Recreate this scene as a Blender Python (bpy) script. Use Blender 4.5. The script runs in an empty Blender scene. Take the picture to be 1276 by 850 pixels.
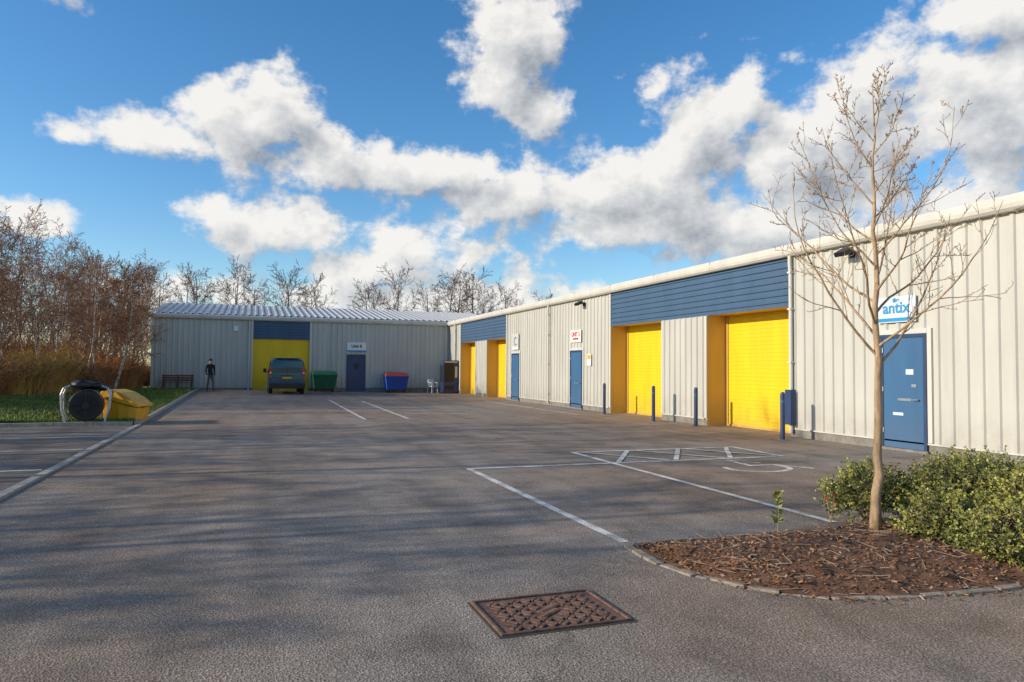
import bpy, math, random
from mathutils import Matrix, Vector, noise
rnd=random.Random(7)
S=bpy.context.scene
COL=S.collection
def clamp(t,a=0.,b=1.): return max(a,min(b,t))
def ss(t):
    t=clamp(t); return t*t*(3-2*t)
def gz(x,y): return .2*ss((y-22)/22)*ss((10-x)/14)

# ------------------------------------------------------------ materials
class NT:
    def __init__(s,nt): s.nt=nt
    def n(s,t,**k):
        nd=s.nt.nodes.new(t)
        for a,b in k.items(): setattr(nd,a,b)
        return nd
    def put(s,inp,v):
        if isinstance(v,bpy.types.NodeSocket): s.nt.links.new(v,inp)
        else: inp.default_value=v
    def M(s,op,a,b=None,c=None,cl=False):
        nd=s.n('ShaderNodeMath',operation=op,use_clamp=cl)
        for i,v in enumerate((a,b,c)):
            if v is not None: s.put(nd.inputs[i],v)
        return nd.outputs[0]
    def V(s,op,a,b=None,c=None,out=0):
        nd=s.n('ShaderNodeVectorMath',operation=op)
        for i,v in enumerate((a,b,c)):
            if v is not None: s.put(nd.inputs[i],v)
        return nd.outputs[out]
    def noise(s,vec,scale,detail=4,rough=.5,col=False,dist=0):
        nd=s.n('ShaderNodeTexNoise'); s.put(nd.inputs['Vector'],vec)
        nd.inputs['Scale'].default_value=scale; nd.inputs['Detail'].default_value=detail
        nd.inputs['Roughness'].default_value=rough; nd.inputs['Distortion'].default_value=dist
        return nd.outputs['Color' if col else 'Fac']
    def noise2(s,vec,scale,detail=4,rough=.5,col=False):
        nd=s.n('ShaderNodeTexNoise',noise_dimensions='2D'); s.put(nd.inputs['Vector'],vec)
        nd.inputs['Scale'].default_value=scale; nd.inputs['Detail'].default_value=detail
        nd.inputs['Roughness'].default_value=rough
        return nd.outputs['Color' if col else 'Fac']
    def ramp(s,f,stops):
        nd=s.n('ShaderNodeValToRGB'); s.put(nd.inputs[0],f)
        e=nd.color_ramp.elements
        while len(e)<len(stops): e.new(.5)
        for i,(p,c) in enumerate(stops):
            e[i].position=p; e[i].color=(c,c,c,1) if isinstance(c,(int,float)) else (*c,1)
        return nd.outputs[0]
    def mix(s,f,a,b,typ='MIX'):
        nd=s.n('ShaderNodeMix',data_type='RGBA',blend_type=typ)
        s.put(nd.inputs[0],f)
        for i,v in ((6,a),(7,b)):
            if isinstance(v,(tuple,list)) and len(v)==3: v=(*v,1)
            s.put(nd.inputs[i],v)
        return nd.outputs[2]
def newmat(name):
    m=bpy.data.materials.new(name); m.use_nodes=True
    t=NT(m.node_tree); b=m.node_tree.nodes['Principled BSDF']
    return m,t,b
def obco(t): return t.n('ShaderNodeTexCoord').outputs['Object']
def mat(name,col,rough=.6,metal=0,var=.15,scale=3,bump=0,bscale=40,spec=None,stretch=None,detail=4):
    m,t,b=newmat(name); co=obco(t)
    if stretch:
        co=t.V('MULTIPLY',co,stretch)
    f=t.noise(co,scale,detail,.6)
    f=t.ramp(f,[(.3,0),(.7,1)])
    lo=tuple(c*(1-var) for c in col); hi=tuple(min(1,c*(1+var)) for c in col)
    t.put(b.inputs['Base Color'],t.mix(f,lo,hi))
    b.inputs['Roughness'].default_value=rough; b.inputs['Metallic'].default_value=metal
    if spec is not None: b.inputs['Specular IOR Level'].default_value=spec
    if bump:
        bp=t.n('ShaderNodeBump'); bp.inputs['Strength'].default_value=bump; bp.inputs['Distance'].default_value=.01
        t.put(bp.inputs['Height'],t.noise(co,bscale,3,.6)); t.put(b.inputs['Normal'],bp.outputs[0])
    return m

def asphalt(name,base,warm):
    m,t,b=newmat(name); co=obco(t)
    fine=t.noise2(co,60,3,.75)
    vor=t.n('ShaderNodeTexVoronoi',voronoi_dimensions='2D'); t.put(vor.inputs['Vector'],co); vor.inputs['Scale'].default_value=70
    big=t.noise2(co,.22,4,.6); mid=t.noise2(co,1.6,5,.65)
    streak=t.noise2(t.V('MULTIPLY',co,(1.6,.12,1)),1.0,4,.6)
    c=t.mix(t.ramp(fine,[(.36,0),(.66,1)]),tuple(x*.5 for x in base),tuple(x*1.5 for x in base))
    c=t.mix(t.M('MULTIPLY',t.ramp(vor.outputs['Color'],[(.72,0),(.95,1)]),.55),c,tuple(x*2.2 for x in base))
    c=t.mix(t.ramp(big,[(.35,0),(.65,1)]),c,t.mix(1.0,c,warm,'MULTIPLY'))
    c=t.mix(1.0,c,t.ramp(mid,[(.25,.7),(.5,1.0),(.8,1.18)]),'MULTIPLY')
    c=t.mix(1.0,c,t.ramp(streak,[(.3,.84),(.6,1.06)]),'MULTIPLY')
    st=t.noise2(co,.8,3,.5)
    c=t.mix(t.ramp(st,[(.64,0),(.74,.35)]),c,(.06,.052,.047))
    cv=t.n('ShaderNodeTexVoronoi',feature='DISTANCE_TO_EDGE',voronoi_dimensions='2D'); cv.inputs['Scale'].default_value=.16
    t.put(cv.inputs['Vector'],t.V('ADD',co,t.noise2(co,1.2,4,.7,col=True)))
    c=t.mix(t.ramp(cv.outputs['Distance'],[(0,.4),(.002,.25),(.0035,0)]),c,(.05,.045,.04))
    t.put(b.inputs['Base Color'],c)
    b.inputs['Roughness'].default_value=.85; b.inputs['Specular IOR Level'].default_value=.25
    bp=t.n('ShaderNodeBump'); bp.inputs['Strength'].default_value=.65; bp.inputs['Distance'].default_value=.009
    t.put(bp.inputs['Height'],t.M('ADD',fine,t.M('MULTIPLY',vor.outputs['Distance'],.8))); t.put(b.inputs['Normal'],bp.outputs[0])
    return m
M_asph=asphalt('asphalt',(.285,.24,.20),(.97,.85,.74))
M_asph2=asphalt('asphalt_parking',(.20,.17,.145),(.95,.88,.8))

def paintmat():
    m,t,b=newmat('worn_white_paint'); co=obco(t)
    f=t.M('ADD',t.M('MULTIPLY',t.noise(co,60,3,.7),.5),t.M('MULTIPLY',t.noise(co,3,5,.6),.5))
    t.put(b.inputs['Base Color'],t.mix(t.ramp(f,[(.43,0),(.53,1)]),(.34,.30,.27),(.76,.74,.68)))
    b.inputs['Roughness'].default_value=.7
    return m
M_paint=paintmat()
def wallmat(name,col,dirt=.35):
    m,t,b=newmat(name); co=obco(t)
    f=t.noise(t.V('MULTIPLY',co,(1,1,.15)),2.2,4,.6)
    c=t.mix(t.ramp(f,[(.3,0),(.7,1)]),tuple(x*.88 for x in col),tuple(min(1,x*1.05) for x in col))
    z=t.n('ShaderNodeSeparateXYZ'); t.put(z.inputs[0],co)
    low=t.M('MULTIPLY',t.ramp(t.M('DIVIDE',z.outputs[2],1.2),[(.1,1),(.8,0)]),t.ramp(t.noise(co,3.5,4,.7),[(.3,.1),(.7,1)]))
    c=t.mix(t.M('MULTIPLY',low,dirt),c,(.16,.13,.10))
    t.put(b.inputs['Base Color'],c)
    b.inputs['Roughness'].default_value=.5; b.inputs['Specular IOR Level'].default_value=.35
    return m
M_wall=wallmat('cream_steel_cladding',(.50,.495,.45))
M_trim=wallmat('cream_trim',(.58,.565,.51),.15)
M_blueclad=wallmat('blue_cladding',(.06,.115,.20),.1)
M_yel=wallmat('yellow_shutter_paint',(.80,.54,.015),.35)
M_yelshade=wallmat('shaded_yellow_paint',(.62,.38,.10),.3)  # shutter yellow dulled to tan: the recess shade is put into the colour
M_bluedoor=wallmat('blue_door_paint',(.045,.13,.26),.3)
M_bluedk=mat('dark_blue_paint',(.025,.05,.13),.45)
M_plinth=mat('concrete_plinth',(.2,.19,.17),.9,var=.3,scale=5,bump=.3)
M_roof=wallmat('grey_roof_sheet',(.45,.46,.47),.0)
M_dark=mat('dark_interior',(.02,.02,.02),.8)
M_black=mat('black_plastic',(.012,.012,.014),.45)
M_white=mat('white_plastic',(.75,.75,.73),.5,var=.06)
M_metal=mat('galvanised_steel',(.45,.46,.47),.4,.8)
M_kerb=mat('concrete_kerb',(.34,.31,.27),.9,var=.3,scale=8,bump=.4,bscale=60)
M_edge=mat('edging_stone',(.27,.23,.18),.95,var=.5,scale=9,bump=.6,bscale=50)
M_red=mat('red_paint',(.55,.03,.03),.4)
M_green=mat('green_bin_plastic',(.01,.11,.05),.5)
M_bluebin=mat('blue_bin_plastic',(.01,.07,.38),.5)
M_ybin=mat('yellow_grit_plastic',(.74,.36,.015),.5,var=.2,scale=4)
M_wood=mat('weathered_wood',(.16,.07,.04),.8,var=.35,scale=6)
M_glass=mat('dark_glass',(.015,.018,.02),.08)
M_tyre=mat('tyre_rubber',(.015,.015,.015),.85)
M_van=mat('van_paint',(.05,.11,.14),.25,.3,var=.05)
M_iron=mat('rusty_iron',(.17,.095,.065),.7,.2,var=.45,scale=14,bump=.5,bscale=80)
M_skin=mat('skin',(.5,.3,.22),.6)
M_jacket=mat('dark_jacket',(.02,.02,.025),.85)
M_trous=mat('grey_trousers',(.09,.09,.1),.85)
M_bark=mat('tan_bark',(.38,.26,.155),.85,var=.4,scale=14,bump=.6,bscale=50,stretch=(1,1,.35))
M_bud=mat('bud_brown',(.3,.18,.08),.8)
def birchbark():
    m,t,b=newmat('birch_bark'); co=obco(t)
    f=t.noise(t.V('MULTIPLY',co,(3,3,9)),1.2,3,.6)
    t.put(b.inputs['Base Color'],t.mix(t.ramp(f,[(.42,0),(.5,1)]),(.16,.11,.08),(.55,.47,.40)))
    b.inputs['Roughness'].default_value=.8; return m
M_birch=birchbark()
M_twig=mat('twig_redbrown',(.26,.135,.08),.85,var=.4,scale=.5,detail=2)
M_twig2=mat('twig_greybrown',(.16,.10,.075),.85,var=.3,scale=.5,detail=2)
M_brush=mat('brush_rust',(.40,.19,.075),.85,var=.45,scale=.35,detail=2)
M_brush2=mat('brush_straw',(.56,.33,.09),.85,var=.35,scale=.5,detail=2)
M_dryleaf=mat('dry_leaf',(.34,.14,.045),.8,var=.4,scale=1,detail=2)
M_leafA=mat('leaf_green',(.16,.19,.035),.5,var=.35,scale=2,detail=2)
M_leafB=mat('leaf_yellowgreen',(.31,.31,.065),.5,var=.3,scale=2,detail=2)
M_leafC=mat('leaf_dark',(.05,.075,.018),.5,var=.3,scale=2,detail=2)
M_soil=mat('bark_mulch_soil',(.15,.073,.038),.95,var=.55,scale=12,bump=1,bscale=40)
M_chip=mat('bark_chip',(.26,.13,.065),.9,var=.4,scale=20)
M_greychip=mat('grey_chip',(.30,.22,.16),.9,var=.3,scale=20)
M_grassblade=mat('grass_blade',(.13,.18,.025),.7,var=.4,scale=.6,detail=2)
def grassmat():
    m,t,b=newmat('grass_ground'); co=obco(t)
    f=t.noise(co,.5,5,.65); g=t.noise(co,40,3,.7)
    c=t.mix(t.ramp(f,[(.35,0),(.65,1)]),(.07,.10,.015),(.14,.15,.035))
    c=t.mix(1.0,c,t.ramp(g,[(.3,.6),(.7,1.3)]),'MULTIPLY')
    t.put(b.inputs['Base Color'],c); b.inputs['Roughness'].default_value=.95; return m
M_grass=grassmat()

# ------------------------------------------------------------ mesh builder
class MB:
    def __init__(s): s.v=[];s.f=[];s.m=[]
    def add(s,vs,fs,m=0):
        o=len(s.v); s.v+= [tuple(x) for x in vs]
        for f in fs: s.f.append(tuple(i+o for i in f)); s.m.append(m)
    def box(s,x0,x1,y0,y1,z0,z1,m=0,T=None):
        vs=[Vector(p) for p in ((x0,y0,z0),(x1,y0,z0),(x1,y1,z0),(x0,y1,z0),(x0,y0,z1),(x1,y0,z1),(x1,y1,z1),(x0,y1,z1))]
        if T is not None: vs=[T@p for p in vs]
        s.add(vs,[(0,3,2,1),(4,5,6,7),(0,1,5,4),(1,2,6,5),(2,3,7,6),(3,0,4,7)],m)
    def path(s,pts,rad,n=6,m=0,cap=True,ref=None):
        pts=[Vector(p) for p in pts]; k=len(pts); o=len(s.v)
        ov=(pts[-1]-pts[0])
        r0=Vector((0,0,1)) if abs(ov.normalized().z)<.8 else Vector((1,0,0))
        if ref: r0=Vector(ref)
        for i,p in enumerate(pts):
            a=pts[max(0,i-1)]; b=pts[min(k-1,i+1)]; t=(b-a).normalized()
            u=t.cross(r0)
            if u.length<1e-4: u=t.orthogonal()
            u.normalize(); w=t.cross(u)
            r=rad[i] if isinstance(rad,(list,tuple)) else rad
            for j in range(n):
                an=2*math.pi*j/n; q=p+(u*math.cos(an)+w*math.sin(an))*r
                s.v.append((q.x,q.y,q.z))
        for i in range(k-1):
            for j in range(n):
                a=o+i*n+j;b=o+i*n+(j+1)%n
                s.f.append((a,b,b+n,a+n)); s.m.append(m)
        if cap and n>3:
            s.f.append(tuple(o+j for j in reversed(range(n)))); s.m.append(m)
            s.f.append(tuple(o+(k-1)*n+j for j in range(n))); s.m.append(m)
    def cyl(s,p0,p1,r0,r1=None,n=16,m=0): s.path([p0,p1],[r0,r0 if r1 is None else r1],n,m)
    def obj(s,name,mats,parent=None,smooth=False,bevel=0,sub=0,loc=None,seg=2):
        me=bpy.data.meshes.new(name); me.from_pydata(s.v,[],s.f)
        for x in mats: me.materials.append(x)
        me.polygons.foreach_set('material_index',s.m)
        if smooth: me.polygons.foreach_set('use_smooth',[True]*len(s.f))
        me.update()
        o=bpy.data.objects.new(name,me); COL.objects.link(o)
        if parent: o.parent=parent
        if loc: o.location=loc
        if bevel:
            b=o.modifiers.new('b','BEVEL'); b.width=bevel; b.segments=seg; b.limit_method='ANGLE'
        if sub:
            b=o.modifiers.new('s','SUBSURF'); b.levels=sub; b.render_levels=sub
        return o
def empty(name,loc=(0,0,0),rot=0):
    e=bpy.data.objects.new(name,None); COL.objects.link(e); e.location=loc; e.rotation_euler=(0,0,rot); return e

# ------------------------------------------------------------ ground
def frange(a,b,st):
    r=[];x=a
    while x<b-1e-6: r.append(x); x+=st
    r.append(b); return r
xs_all=[-1500,-400,-120,-50,-30,-20]+frange(-16,16,1)+[20,30,60,150,500,1500]
xs_all=sorted(set(xs_all+[-2.8]))
ys_all=[-1500,-300,-80,-25]+frange(-20,56,1)+[60,70,90,150,400,1500]
ys_all=sorted(set(ys_all+[21.7]))
def sheet(name,xs,ys,zo,m):
    b=MB(); vs=[];n=len(xs)
    for y in ys:
        for x in xs: vs.append((x,y,gz(x,y)+zo))
    fs=[(j*n+i,j*n+i+1,(j+1)*n+i+1,(j+1)*n+i) for j in range(len(ys)-1) for i in range(n-1)]
    b.add(vs,fs); return b.obj(name,[m],smooth=True)
sheet('ground',xs_all,ys_all,-.008,M_grass)
sheet('car_park_tarmac',[x for x in xs_all if -2.81<x<=16],[y for y in ys_all if -25<=y<=48],0.,M_asph)
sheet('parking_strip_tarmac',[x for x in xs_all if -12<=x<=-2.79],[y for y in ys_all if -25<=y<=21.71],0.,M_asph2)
def vz(x,y): return gz(x,y)+.09+.4*ss((-4.5-x)/6)+.04*noise.noise(Vector((x*.5,y*.5,0)))
gxs=frange(-18,-2.95,.87); gys=frange(21.85,46,.8)
vg=MB(); n=len(gxs)
vg.add([(x,y,vz(x,y)) for y in gys for x in gxs],[(j*n+i,j*n+i+1,(j+1)*n+i+1,(j+1)*n+i) for j in range(len(gys)-1) for i in range(n-1)])
e=empty('grass_verge'); vg.obj('turf',[M_grass],e,smooth=True)
b=MB()
for i in range(38000):
    x=-2.95-rnd.random()**1.2*8; y=21.85+rnd.random()**1.5*23
    z=vz(x,y); h=rnd.uniform(.03,.10); a=rnd.uniform(0,6.28); w=.014+.0008*(y-20)
    dx,dy=math.cos(a)*w,math.sin(a)*w; lx,ly=rnd.gauss(0,.03),rnd.gauss(0,.03)
    b.add([(x-dx,y-dy,z-.01),(x+dx,y+dy,z-.01),(x+lx,y+ly,z+h)],[(0,1,2)])
b.obj('grass_blades',[M_grassblade],e)
def kerb(name,pts,w,h,seg=.9,gap=.01):
    b=MB()
    for (x0,y0),(x1,y1) in zip(pts[:-1],pts[1:]):
        L=math.hypot(x1-x0,y1-y0); k=max(1,round(L/seg)); dx,dy=(x1-x0)/L,(y1-y0)/L
        for i in range(k):
            a=i*L/k+gap/2; c=(i+1)*L/k-gap/2; nx,ny=-dy*w/2,dx*w/2
            j=rnd.gauss(0,.004)
            P=[(x0+dx*a+nx,y0+dy*a+ny),(x0+dx*c+nx,y0+dy*c+ny),(x0+dx*c-nx,y0+dy*c-ny),(x0+dx*a-nx,y0+dy*a-ny)]
            vs=[(p[0],p[1],gz(*p)-.05) for p in P]+[(p[0],p[1],gz(*p)+h+j) for p in P]
            b.add(vs,[(0,1,2,3),(7,6,5,4),(0,4,5,1),(1,5,6,2),(2,6,7,3),(3,7,4,0)])
    return b.obj(name,[M_kerb],bevel=.008)
kerb('kerb',[(-2.8,-20),(-2.8,21.78)],.13,.03)
kerb('kerb',[(-2.87,21.85),(-2.87,46.4)],.13,.1)
kerb('kerb',[(-14,21.78),(-2.95,21.78)],.13,.1)

# painted markings
mk=MB()
def line(pts,w=.1,z=.004):
    P=[]
    for (a,c) in zip(pts[:-1],pts[1:]):
        L=math.hypot(c[0]-a[0],c[1]-a[1]); k=max(1,int(L/1.0))
        for i in range(k): P.append((a[0]+(c[0]-a[0])*i/k,a[1]+(c[1]-a[1])*i/k))
    P.append(pts[-1]); vs=[]
    for i,p in enumerate(P):
        a=P[max(0,i-1)];c=P[min(len(P)-1,i+1)]; dx,dy=c[0]-a[0],c[1]-a[1];L=math.hypot(dx,dy) or 1
        nx,ny=-dy/L*w/2,dx/L*w/2
        for s in(1,-1): vs.append((p[0]+s*nx,p[1]+s*ny,gz(p[0],p[1])+z))
    mk.add(vs,[(2*i,2*i+1,2*i+3,2*i+2) for i in range(len(P)-1)])
line([(3.3,6.0),(3.3,11.15)]); line([(3.35,11.1),(9.3,11.1)],.1,.0055)
line([(5.85,6.1),(5.85,12.75)],.1,.007); line([(5.9,12.7),(9.5,12.7)],.1,.0085); line([(9.4,11.05),(9.5,12.7)],.1,.010)
for i in range(3):
    x=6.0+i*1.15; line([(x,11.15),(x+1.0,12.65)],.09,.0115)
    line([(x+1.0,11.15),(x,12.65)],.09,.013)
cx,cy=7.9,9.9
line([(cx+.55*math.cos(a),cy+.45*math.sin(a)) for a in [math.radians(d) for d in range(150,400,20)]],.1)
line([(cx+.05,cy+.2),(cx+.1,cy+.75)],.1,.0055); line([(cx+.1,cy+.25),(cx+.55,cy+.2),(cx+.85,cy-.35)],.1,.007)
line([(cx+.1,cy+.5),(cx+.45,cy+.5)],.08,.0085)
line([(cx+.04,cy+.88),(cx+.2,cy+.88)],.16,.0055)
line([(3.35,22.5),(3.5,35)]); line([(4.7,22.6),(4.9,34)]); line([(5.1,25.2),(7.2,24.4)])
line([(10.9,23.2),(10.8,33.8)],.08)
for y in (18.4,15.7,12.8,10.0,7.2): line([(-7.8,y),(-2.95,y)])
mk.obj('parking_markings',[M_paint])

# ------------------------------------------------------------ corrugated builders
def prof(a0,a1,period=.3,out=.035):
    P=[];a=a0
    while a<a1-1e-6:
        for da,h in ((0,0),(period*.62,0),(period*.70,out),(period*.92,out),(period,0)):
            if a+da<=a1: P.append((a+da,h))
        a+=period
    P.append((a1,0)); return P
def clad_x(b,y0,y1,z0,z1,X,m=0,period=.3,out=.035):
    P=prof(y0,y1,period,out)
    vs=[(X-h,a,z) for a,h in P for z in (z0,z1)]
    b.add(vs,[(2*i,2*i+1,2*i+3,2*i+2) for i in range(len(P)-1)],m)
def clad_y(b,x0,x1,z0,z1,Y,m=0,period=.3,out=.035):
    P=prof(x0,x1,period,out)
    vs=[(a,Y-h,z) for a,h in P for z in (z0,z1)]
    b.add(vs,[(2*i,2*i+2,2*i+3,2*i+1) for i in range(len(P)-1)],m)
def hclad_x(b,y0,y1,z0,z1,X,m=0,period=.17,out=.035):
    P=prof(z0,z1,period,out)
    vs=[(X-h,y,a) for a,h in P for y in (y0,y1)]
    b.add(vs,[(2*i,2*i+2,2*i+3,2*i+1) for i in range(len(P)-1)],m)
def hclad_y(b,x0,x1,z0,z1,Y,m=0,period=.17,out=.035):
    P=prof(z0,z1,period,out)
    vs=[(x,Y-h,a) for a,h in P for x in (x0,x1)]
    b.add(vs,[(2*i,2*i+1,2*i+3,2*i+2) for i in range(len(P)-1)],m)

# ------------------------------------------------------------ right building
XW=12.5; ZE=4.42; YS=-10.
RB=empty('industrial_unit_building')
w=MB()
for y0,y1 in ((YS,14.4),(23.8,35.4),(44.1,46.96)): clad_x(w,y0,y1,.18,ZE,XW)
clad_x(w,17.84,20.3,.18,3.2,XW); clad_x(w,38.7,40.9,.18,3.2,XW)
clad_y(w,XW,28,.18,ZE,YS)
w.obj('wall_cladding',[M_wall],RB)
p=MB()
for y0,y1 in ((YS,14.4),(17.84,20.3),(23.8,35.4),(38.7,40.9),(44.1,46.9)): p.box(XW-.02,XW+.2,y0+.003,y1-.003,-.1,.18)
p.obj('plinth',[M_plinth],RB)
p=MB()
for y0,y1 in ((0,14.2),(17.95,20.2),(23.95,35.2)): p.box(XW-.055,XW-.0,y0,y1,.182,.215)
p.obj('drip_flashing',[M_trim],RB)
bd=MB()
hclad_x(bd,14.4,23.8,3.2,ZE,XW-.01); hclad_x(bd,35.4,44.1,3.2,ZE,XW-.01)
bd.obj('blue_fascia_band',[M_blueclad],RB)
def opening_x(y0,y1):
    j=MB(); zt=3.2; d=.68
    j.box(XW-.005,XW+d,y1-.003,y1+.06,0,zt-.002)
    j.box(XW-.005,XW+d,y0-.06,y0+.003,0,zt-.002)
    j.box(XW+.002,XW+d,y0+.004,y1-.004,zt,zt+.05)
    j.box(XW+d-.06,XW+d,y1-.1,y1-.004,0,zt-.003); j.box(XW+d-.06,XW+d,y0+.004,y0+.1,0,zt-.003)
    j.obj('shutter_recess',[M_yelshade],RB)
    s=MB(); hclad_x(s,y0+.1,y1-.1,.04,zt,XW+d-.02,0,.11,.005)
    s.box(XW+d-.05,XW+d,y0+.1,y1-.1,0,.06,1)
    s.obj('roller_shutter',[M_yel,M_yelshade],RB)
for y0,y1 in ((14.4,17.84),(20.3,23.8),(35.4,38.7),(40.9,44.1)): opening_x(y0,y1)
t=MB()
for y,a,z in ((14.4,-.12,ZE),(23.8,.0,ZE),(35.4,-.1,ZE),(44.1,0,ZE)):
    t.box(XW-.052,XW+.02,y+a,y+a+.11,.22,z-.002)
for y in (17.84,20.3,38.7,40.9):
    t.box(XW-.045,XW+.01,y-.09 if y in(20.3,40.9) else y-.0,y if y in (20.3,40.9) else y+.09,.22,3.19)
t.obj('corner_flashing',[M_trim],RB,bevel=.004)
g=MB()
prf=[(0,0),(-.12,.0),(-.17,.05),(-.19,.12),(-.19,.22),(-.16,.28),(0.06,.30),(.06,0)]
def extr_y(b,prf,X,Z,y0,y1,m=0):
    n=len(prf); vs=[(X+a,y,Z+c) for y in (y0,y1) for a,c in prf]
    b.add(vs,[(i,i+n,(i+1)%n+n,(i+1)%n) for i in range(n)]+[tuple(range(n)),tuple(reversed(range(n,2*n)))],m)
extr_y(g,prf,XW-.02,ZE,YS-.2,46.79)
for y in frange(YS,46,3.05): g.box(XW-.218,XW-.15,y,y+.03,ZE+.08,ZE+.285)
g.obj('eaves_gutter',[M_trim],RB,bevel=.006)
r=MB()
def roof_x(b,x0,x1,z0,z1,y0,y1):
    P=prof(y0,y1,.5,.04)
    b.add([v for a,h in P for v in ((x0,a,z0+h),(x1,a,z1+h))],[(2*i,2*i+1,2*i+3,2*i+2) for i in range(len(P)-1)])
roof_x(r,XW-.05,20.3,ZE+.27,ZE+1.1,YS-.2,55); roof_x(r,20.3,28,ZE+1.1,ZE+.33,YS-.2,55)
r.obj('roof',[M_roof],RB)
bk=MB(); bk.box(27.9,28,YS,55,-.1,ZE+.3); bk.box(13.3,27.9,54.9,55,-.1,ZE+.3); bk.box(13.25,13.3,YS+.1,54.8,0,ZE+.2)
bk.obj('rear_walls',[M_wall],RB)
for y in (14.28,29.6,45.2,5.2,-2.):
    d=MB(); d.path([(XW-.1,y,.1),(XW-.1,y,4.0),(XW-.12,y,4.2),(XW-.12,y,4.45)],.045,10)
    for z in (.5,1.8,3.1,4.0): d.box(XW-.155,XW-.03,y-.06,y+.06,z,z+.04)
    d.obj('downpipe',[M_trim],RB)
gd=MB(); gd.box(XW-.2,XW-.19,14.18,14.38,.3,1.15); gd.box(XW-.19,XW-.04,14.18,14.19,.3,1.15); gd.box(XW-.19,XW-.04,14.37,14.38,.3,1.15)
gd.obj('downpipe_guard',[M_bluedk],RB)
M_sblue=mat('sign_blue',(.03,.26,.52),.4,var=.05)
M_sign=mat('sign_white',(.55,.63,.70),.4,var=.03)
def door_x(y0,y1,zt=2.3,sm=True):
    b=MB(); X=XW
    b.box(X-.075,X,y0,y0+.07,.02,zt,0);b.box(X-.075,X,y1-.07,y1,.02,zt,0);b.box(X-.075,X,y0,y1,zt,zt+.07,0)
    b.box(X-.055,X-.003,y0+.07,y1-.07,.06,zt-.003,1)
    b.box(X-.09,X,y0-.03,y1+.03,0,.055,2)
    b.box(X-.062,X-.053,y0+.36,y1-.42,1.02,1.07,3)
    if sm: b.box(X-.06,X-.053,y0+.3,y1-.62,1.55,1.66,4); b.box(X-.06,X-.053,y0+.55,y1-.3,.72,.78,4); b.box(X-.06,X-.053,y0+.25,y1-.75,1.3,1.36,3)
    b.cyl((X-.055,y0+.17,1.05),(X-.11,y0+.17,1.05),.012,n=8,m=3); b.box(X-.115,X-.1,y0+.16,y0+.29,1.04,1.06,3)
    for z in (.35,1.2,2.0): b.cyl((X-.07,y1-.07,z),(X-.07,y1-.07,z+.1),.012,n=8,m=3)
    b.obj('entrance_door',[M_bluedk,M_bluedoor,M_plinth,M_metal,M_sign],RB,bevel=.003)
    f=MB(); f.box(X-.05,X-.001,y0-.1,y0-.003,.22,zt+.17,0); f.box(X-.05,X-.001,y1+.003,y1+.1,.22,zt+.17,0); f.box(X-.052,X-.001,y0-.0,y1+.0,zt+.073,zt+.17,0)
    f.obj('door_flashing',[M_trim],RB,bevel=.003)
door_x(10.55,11.65);door_x(26.2,27.35,sm=False);door_x(33.4,34.5,sm=False)
def flood(x,y,z,dx,dy,par):
    b=MB(); T=Matrix.Translation((x,y,z))@Matrix.Rotation(math.atan2(dy,dx),4,'Z')
    b.box(.0,.03,-.07,.07,-.08,.08,0,T); b.path([T@Vector((.02,0,0)),T@Vector((.16,0,.02))],.018,8)
    T2=T@Matrix.Translation((.24,0,.02))@Matrix.Rotation(math.radians(28),4,'Y')
    b.box(-.12,.12,-.17,.17,-.04,.06,0,T2); b.box(-.10,.10,-.15,.15,-.047,-.041,1,T2)
    b.obj('flood_light',[M_black,M_white],par,bevel=.01)
flood(XW-.03,12.4,4.2,-1,0,RB); flood(XW-.03,26.1,4.2,-1,0,RB)

def textobj(txt,loc,size,axis,m,name,parent):
    c=bpy.data.curves.new(name,'FONT'); c.body=txt; c.size=size; c.align_x='CENTER'; c.align_y='CENTER'; c.extrude=.002
    c.offset=.006
    o=bpy.data.objects.new(name,c); COL.objects.link(o); o.parent=parent; o.location=loc
    o.rotation_euler=(math.pi/2,0,-math.pi/2 if axis=='x' else 0); c.materials.append(m); return o
def sign_x(y0,y1,z0,z1,cols,texts,name='wall_sign'):
    e=empty(name,(XW-.05,(y0+y1)/2,(z0+z1)/2)); b=MB(); W=(y1-y0)/2;H=(z1-z0)/2
    b.box(-.02,0,-W,W,-H,H,0); b.box(-.023,-.0195,-W+.02,W-.02,-H+.02,-H+ .35*H,1)
    for yy in (-W*.7,W*.7): b.box(0,.05,yy-.02,yy+.02,-H*.8,H*.8,0)
    b.obj('panel',cols,e)
    for (tx,dz,sz,m) in texts: textobj(tx,(-.026,0,dz),sz,'x',m,'lettering',e)
    return e
sign_x(10.77,11.7,2.62,3.15,[M_sign,M_sblue],[('the',.19,.12,M_sblue),('antix',.03,.33,M_sblue)],'company_sign')
sign_x(26.3,27.3,2.7,3.2,[M_white,M_white],[('UNIT 5',.07,.26,M_red),('workshop',-.1,.13,M_red)],'company_sign')
sign_x(33.5,34.4,2.55,3.35,[M_trim,M_white],[('C',.0,.6,M_sblue)],'company_sign')
b=MB(); b.box(XW-.06,XW-.04,25.4,25.75,1.75,2.2,0); b.box(XW-.063,XW-.059,25.43,25.72,2.0,2.17,1); b.obj('notice_board',[M_white,M_yelshade],bevel=.004)

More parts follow.
